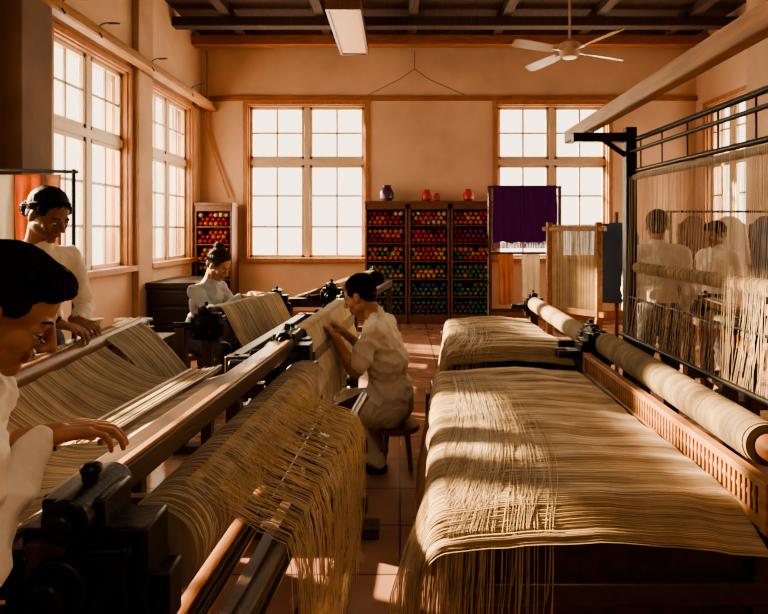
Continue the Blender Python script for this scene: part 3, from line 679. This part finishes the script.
    if bun:
        bc0=V(bun[0]); br=bun[1]
        for i in range(30):
            ax=V((random.gauss(0,1),random.gauss(0,.6),random.gauss(0,1))).normalized(); u,v,_=frame(ax)
            L.append([tuple(h(*(bc0+(u*math.cos(t)+v*math.sin(t))*br*1.02))) for t in np.linspace(0,5,14)])
    tubes('hair_strands',g,L,.0015*hs,[hair],3,ref=(.31,.2,.93))
    shL,shR=J['shL'],J['shR']; upt=(nb-J['pelvis']).normalized(); r=(shR-shL); r=(r-upt*r.dot(upt)).normalized(); ft=upt.cross(r); RT=Matrix((r,ft,upt)).transposed()
    ch=J['chest']; pe=J['pelvis']; wa=(ch*.45+pe*.55)
    be=lambda c,rr,m: B.append(('e',c,tuple(a*k for a in rr),RT,m)); bc=lambda a,r1,b,r2,m: B.append(('c',V(a),r1*k,V(b),r2*k,m))
    be(ch,(.168,.118,.17),shirt); be(wa,(.145,.115,.15),shirt); be(pe,(.165,.130,.12),pants if not J.get('hem') else shirt)
    if J.get('tunic'): be(pe+upt*.09,(.185,.150,.13),shirt); be(ch-upt*.08,(.165,.135,.16),shirt)
    bc(shL,.062,shR,.062,shirt); 
    for s in(shL,shR): bc(nb-upt*.03,.058,s,.052,shirt)
    bc(nb-upt*.035,.068,nb+upt*.012,.063,shirt)
    for sd,sh in(('L',shL),('R',shR)):
        el,wr=J['el'+sd],J['wr'+sd]
        if sleeve=='long':
            bc(sh,.060*arm,el,.046*arm,shirt); w1=wr-(wr-el).normalized()*.02; bc(el,.046*arm,w1,.034*arm,shirt); bc(wr-(wr-el).normalized()*.06,.038*arm,w1,.036*arm,shirt); bc(el,.033,wr,.026,skin)
            m=(sh+el)/2; bc(m+V((0,0,-.012)),.050*arm,el+V((0,0,-.012)),.042*arm,shirt)
        else:
            m=sh+(el-sh)*.78; bc(sh,.066,m,.064,shirt); bc(sh,.046,el,.040,skin); bc(el,.041,el+(wr-el)*.35,.040,skin); bc(el,.040,wr,.026,skin)
        hd=J.get('hd'+sd,(wr-el).normalized()); hn=J.get('hn'+sd,V((0,0,-1)))
        HP=hand(wr,hd,hn,1 if sd=='R' else -1,skin,k*J.get('hk',1.),curl)
        add_part(g,name,HP,vox[2],2,('hand_left' if sd=='L' else 'hand_right'),0)
        hp=pe+r*(.085*k if sd=='R' else -.085*k)-upt*.02; kn,an=J['kn'+sd],J['an'+sd]
        fd=J.get('fd',F); fd=V((fd.x,fd.y,0)).normalized()
        bc(hp,.092,kn,.064,pants); bc(kn,.064,an,.046,pants)
        bc(an+V((0,0,-.02)),.040,an+fd*.13+V((0,0,-.045)),.032,'shoe'); bc(an-fd*.03+V((0,0,-.04)),.035,an+fd*.1+V((0,0,-.045)),.034,'shoe')
    if skirt:
        b=(J['anL']+J['anR'])/2+V((0,0,.12)); bc(pe,.15,b,.19,pants); be(pe-V((0,0,.1)),(.18,.15,.2),pants)
    add_part(g,name,B,vox[0],4,'body',.009*k)
    for s in(-1,1):
        post.ell(h(s*.031,.0735,-.005),(.0122*hs,)*3,mi=1,n=14); post.ell(h(s*.031,.0815,-.009),(.0052*hs,)*3,mi=2,n=10)
        post.cap(h(s*.019,.0825,-.0045),.0016*hs,h(s*.032,.0862,-.0065),.0018*hs,mi=0,n=6);post.cap(h(s*.032,.0862,-.0065),.0018*hs,h(s*.044,.0785,-.005),.0014*hs,mi=0,n=6)
        post.cap(h(s*.014,.0865,.0205),.0028*hs,h(s*.031,.0855,.0255),.0030*hs,mi=0,n=6);post.cap(h(s*.031,.0855,.0255),.003*hs,h(s*.047,.073,.021),.0018*hs,mi=0,n=6)
    add_part(g,name,H,vox[1],2,'head',0)
    post.obj('eyes_and_brows',g,[hair,'eye','iris'])
    return g
def add_part(g,name,prims,vox,it,pname,fold):
    co,polys,near,E=remesh(prims,vox,it)
    names=[]; 
    for p in prims:
        if p[-1] not in names: names.append(p[-1])
    cen=np.array([co[list(f)].mean(0) for f in polys]); idx=near(cen); mi=[names.index(prims[i][-1]) for i in idx]
    me=bpy.data.meshes.new(pname); me.from_pydata(co.tolist(),[],polys)
    for nme in names: me.materials.append(M[nme])
    me.polygons.foreach_set('material_index',mi); me.update()
    if fold:
        cloth={i for i,nme in enumerate(names) if nme not in('skin','skin_dk','shoe')}
        ok=np.zeros(len(co),bool); 
        for f,m in zip(polys,mi):
            if m in cloth: ok[list(f)]=True
        nr=np.empty(len(co)*3); me.vertices.foreach_get('normal',nr); nr=nr.reshape(-1,3)
        D=np.zeros(len(co))
        for i in np.nonzero(ok)[0]:
            x,y,z=co[i]; wx=.25*noise.noise(V((x*5,y*5,z*5))); a=abs(noise.noise(V((x*7+z*6+wx,y*7-z*5,z*9+x*6+wx*3)))); b=abs(noise.noise(V((x*16-z*9,y*16+z*8,z*13+5))))
            D[i]=fold*(1-3.2*a)*.9+fold*.45*(1-3*b)+fold*.25*noise.noise(V((x*40,y*40,z*30)))
        co2=co+nr*D[:,None]; me.vertices.foreach_set('co',co2.ravel()); me.update()
    elif pname=='head':
        hi={i for i,nme in enumerate(names) if 'hair' in nme}; ok=np.zeros(len(co),bool)
        for f,m in zip(polys,mi):
            if m in hi: ok[list(f)]=True
        nr=np.empty(len(co)*3); me.vertices.foreach_get('normal',nr); nr=nr.reshape(-1,3)
        D=np.zeros(len(co))
        for i in np.nonzero(ok)[0]:
            x,y,z=co[i]; D[i]=.002*noise.noise(V((x*70,y*70,z*30)))+.003*noise.noise(V((x*25,y*25,z*14)))
        me.vertices.foreach_set('co',(co+nr*D[:,None]).ravel()); me.update()
    me.shade_smooth()
    link(bpy.data.objects.new(pname,me),g)
def stool(x,y,z,r,name='stool'):
    g=group(name,(x,y,0)); mb=MB(); mb.cyl((x,y,z-.035),(x,y,z),r,n=28)
    for k in range(4):
        a=.785+k*math.pi/2; mb.cyl((x+r*.6*math.cos(a),y+r*.6*math.sin(a),z-.03),(x+r*.85*math.cos(a),y+r*.85*math.sin(a),0),.018,.014,n=12)
    mb.obj('seat_and_legs',g,'wood_mid',bevel=.004)

# foreground man
person('weaver_man',dict(F=(.95,.30,0),pitch=.58,head=(-.765,1.09,1.395),neck=(-.85,1.04,1.265),chest=(-.85,1.0,1.06),pelvis=(-.96,.90,.69),
  shL=(-.88,1.17,1.20),shR=(-.77,.87,1.19),elR=(-.725,.93,.94),wrR=(-.765,1.19,1.11),hdR=(.78,.60,.02),hnR=(.1,.1,-1),
  elL=(-1.01,1.30,.99),wrL=(-1.14,1.48,.98),hdL=(.3,.9,-.1),knL=(-1.06,1.27,.58),knR=(-.86,1.29,.58),anL=(-1.06,1.2,.09),anR=(-.86,1.2,.09),fd=V((0,1,0)),hk=1.05),
  shirt='shirt_w',pants='pants_d',vox=(.007,.0036,.0034),hs=.98,curl=.42,arm=.92,nstr=600)
stool(-.98,.88,.575,.17)
# standing woman at left
person('standing_woman',dict(F=(.93,-.30,0),pitch=.5,head=(-1.755,2.80,1.625),neck=(-1.83,2.83,1.47),chest=(-1.86,2.85,1.27),pelvis=(-1.90,2.88,.95),
  shL=(-1.77,3.0,1.40),shR=(-1.89,2.67,1.40),elR=(-1.80,2.56,1.13),wrR=(-1.56,2.53,1.13),hdR=(.9,.1,-.25),elL=(-1.68,2.98,1.14),wrL=(-1.60,2.78,1.10),hdL=(.8,-.3,-.15),
  knL=(-1.88,2.98,.5),knR=(-1.90,2.79,.5),anL=(-1.90,2.98,.09),anR=(-1.92,2.79,.09)),skin='skin_dk',shirt='shirt_c',pants='pants_d',skirt=True,bun=((0,-.120,-.03),.040),fringe=False,hs=1.08,vox=(.010,.005,.005),nstr=420)
# weaver seated at back left
person('seated_weaver',dict(F=(.93,-.35,0),pitch=.55,head=(-1.60,4.95,1.24),neck=(-1.68,4.98,1.09),chest=(-1.73,5.0,.91),pelvis=(-1.81,5.02,.57),
  shL=(-1.66,5.15,1.02),shR=(-1.77,4.84,1.02),elR=(-1.58,4.74,.84),wrR=(-1.34,4.74,.98),hdR=(.95,.1,.1),elL=(-1.52,5.12,.84),wrL=(-1.30,4.98,.98),hdL=(.95,-.2,.1),
  knL=(-1.47,5.06,.52),knR=(-1.52,4.82,.52),anL=(-1.50,5.04,.09),anR=(-1.57,4.80,.09)),hair='hair_g',shirt='shirt_b',pants='pants_d',bun=((0,-.075,.125),.04),fringe=False,hs=1.12,vox=(.011,.0065,.0055))
stool(-1.85,5.03,.445,.16)
# kneeling woman centre
person('kneeling_weaver',dict(F=(-.95,.22,0),pitch=.42,head=(-.265,3.70,1.115),neck=(-.165,3.69,.975),chest=(-.11,3.69,.78),pelvis=(-.05,3.69,.40),
  shL=(-.17,3.52,.905),shR=(-.10,3.86,.905),elL=(-.275,3.42,.68),wrL=(-.385,3.46,.865),hdL=(-.55,.25,.65),hnL=(-.9,0,-.3),elR=(-.20,3.90,.68),wrR=(-.365,3.74,.86),hdR=(-.55,-.1,.6),hnR=(-.9,0,-.3),
  knL=(-.36,3.52,.40),knR=(-.37,3.80,.40),anL=(-.14,3.50,.10),anR=(-.14,3.80,.10),tunic=True),shirt='shirt_c',pants='pants_c',sleeve='short',bun=((0,-.135,.055),.044),fringe=False,hs=1.12,k=1.06,vox=(.008,.0045,.004),nstr=420)
stool(-.02,3.69,.28,.15,'low_stool')
# standing people right
def standing(name,x,y,F,h,**kw):
    F=V(F).normalized(); r=V((F.y,-F.x,0)); s=h/1.7; c=V((x,y,0)); z=lambda v:V((0,0,v*s))
    J=dict(F=F,pitch=kw.pop('pitch',.1),head=c+z(1.58)+F*.02,neck=c+z(1.43),chest=c+z(1.22),pelvis=c+z(.93))
    for sd,q in(('L',-1),('R',1)):
        J['sh'+sd]=c+r*q*.17*s+z(1.37); J['el'+sd]=c+r*q*.22*s+z(1.09)-F*.03; J['wr'+sd]=c+r*q*.2*s+z(.88)+F*.12; J['hd'+sd]=V((F.x*.3,F.y*.3,-.9)); J['hn'+sd]=-r*q
        J['kn'+sd]=c+r*q*.095*s+z(.5)+F*.02; J['an'+sd]=c+r*q*.10*s+V((0,0,.09))
    person(name,J,k=s,vox=(.013,.007,.006),**kw)
standing('standing_man',2.0,4.35,(.25,.95,0),1.70,shirt='shirt_w',pants='pants_d',hair='hair_g')
standing('standing_man',3.0,5.3,(-.9,-.3,0),1.62,shirt='shirt_c',pants='pants_d',skin='skin_dk',pitch=.3)
# coat stand
g=group('coat_stand',(2.05,5.3,0)); mb=MB(); mb.cyl((2.05,5.3,0),(2.05,5.3,1.72),.02); 
for k in range(3):
    a=k*2.09; mb.beam((2.05,5.3,.12),(2.05+.25*math.cos(a),5.3+.25*math.sin(a),.015),.03,.03)
mb.cyl((1.9,5.3,1.6),(2.2,5.3,1.6),.012); mb.obj('pole',g,'wood_mid')
def coat(u,v):
    a=u*2*math.pi; w=.07+.13*min(1,(v*3.2))**.7+.02*v; d=.05+.05*min(1,v*2)+.012*math.sin(a*6)*v
    return V((2.05+w*math.cos(a),5.3+d*math.sin(a),1.62-.75*v))
grid('coat_body',g,coat,40,14,'blue')
mb=MB(); mb.cap((1.90,5.3,1.50),.05,(1.85,5.27,1.02),.045); mb.cap((2.20,5.3,1.50),.05,(2.25,5.27,1.02),.045); mb.obj('coat_sleeves',g,'blue')

# ------------------------------------------------------------------ lights
w=bpy.data.worlds.new('world'); SC.world=w; w.use_nodes=True; bg=w.node_tree.nodes['Background']; bg.inputs[0].default_value=(1,.82,.58,1); bg.inputs[1].default_value=3.2
sd=bpy.data.lights.new('sun','SUN'); sd.energy=48; sd.color=(1,.74,.43); sd.angle=math.radians(1.2)
so=bpy.data.objects.new('sun',sd); so.rotation_euler=V((.92,-.36,-.40)).to_track_quat('-Z','Y').to_euler(); COL.objects.link(so)
def lamp(name,loc,size,e,tgt):
    l=bpy.data.lights.new(name,'AREA'); l.shape='DISK'; l.size=size; l.energy=e; l.color=(1,.77,.50); o=bpy.data.objects.new(name,l); o.location=loc
    o.rotation_euler=(V(tgt)-V(loc)).to_track_quat('-Z','Y').to_euler(); COL.objects.link(o)
lamp('fill_light',(.5,-.8,4.4),1.6,36,(.3,2.5,0)); lamp('fill_light',(.8,5.0,4.55),1.6,26,(.8,5.,0))  # added unseen fill lights, no real fixtures behind them

# ------------------------------------------------------------------ camera
cd=bpy.data.cameras.new('camera'); cd.sensor_width=36; cd.lens=560/768*36; cd.shift_x=-16/768; cd.shift_y=-77/768; cd.clip_start=.05
co=bpy.data.objects.new('camera',cd); co.location=(0,0,1.55); co.rotation_euler=(math.pi/2,0,0); COL.objects.link(co); SC.camera=co
SC.view_settings.view_transform='AgX'
try: SC.view_settings.look='AgX - Medium High Contrast'
except Exception as e: print(e)
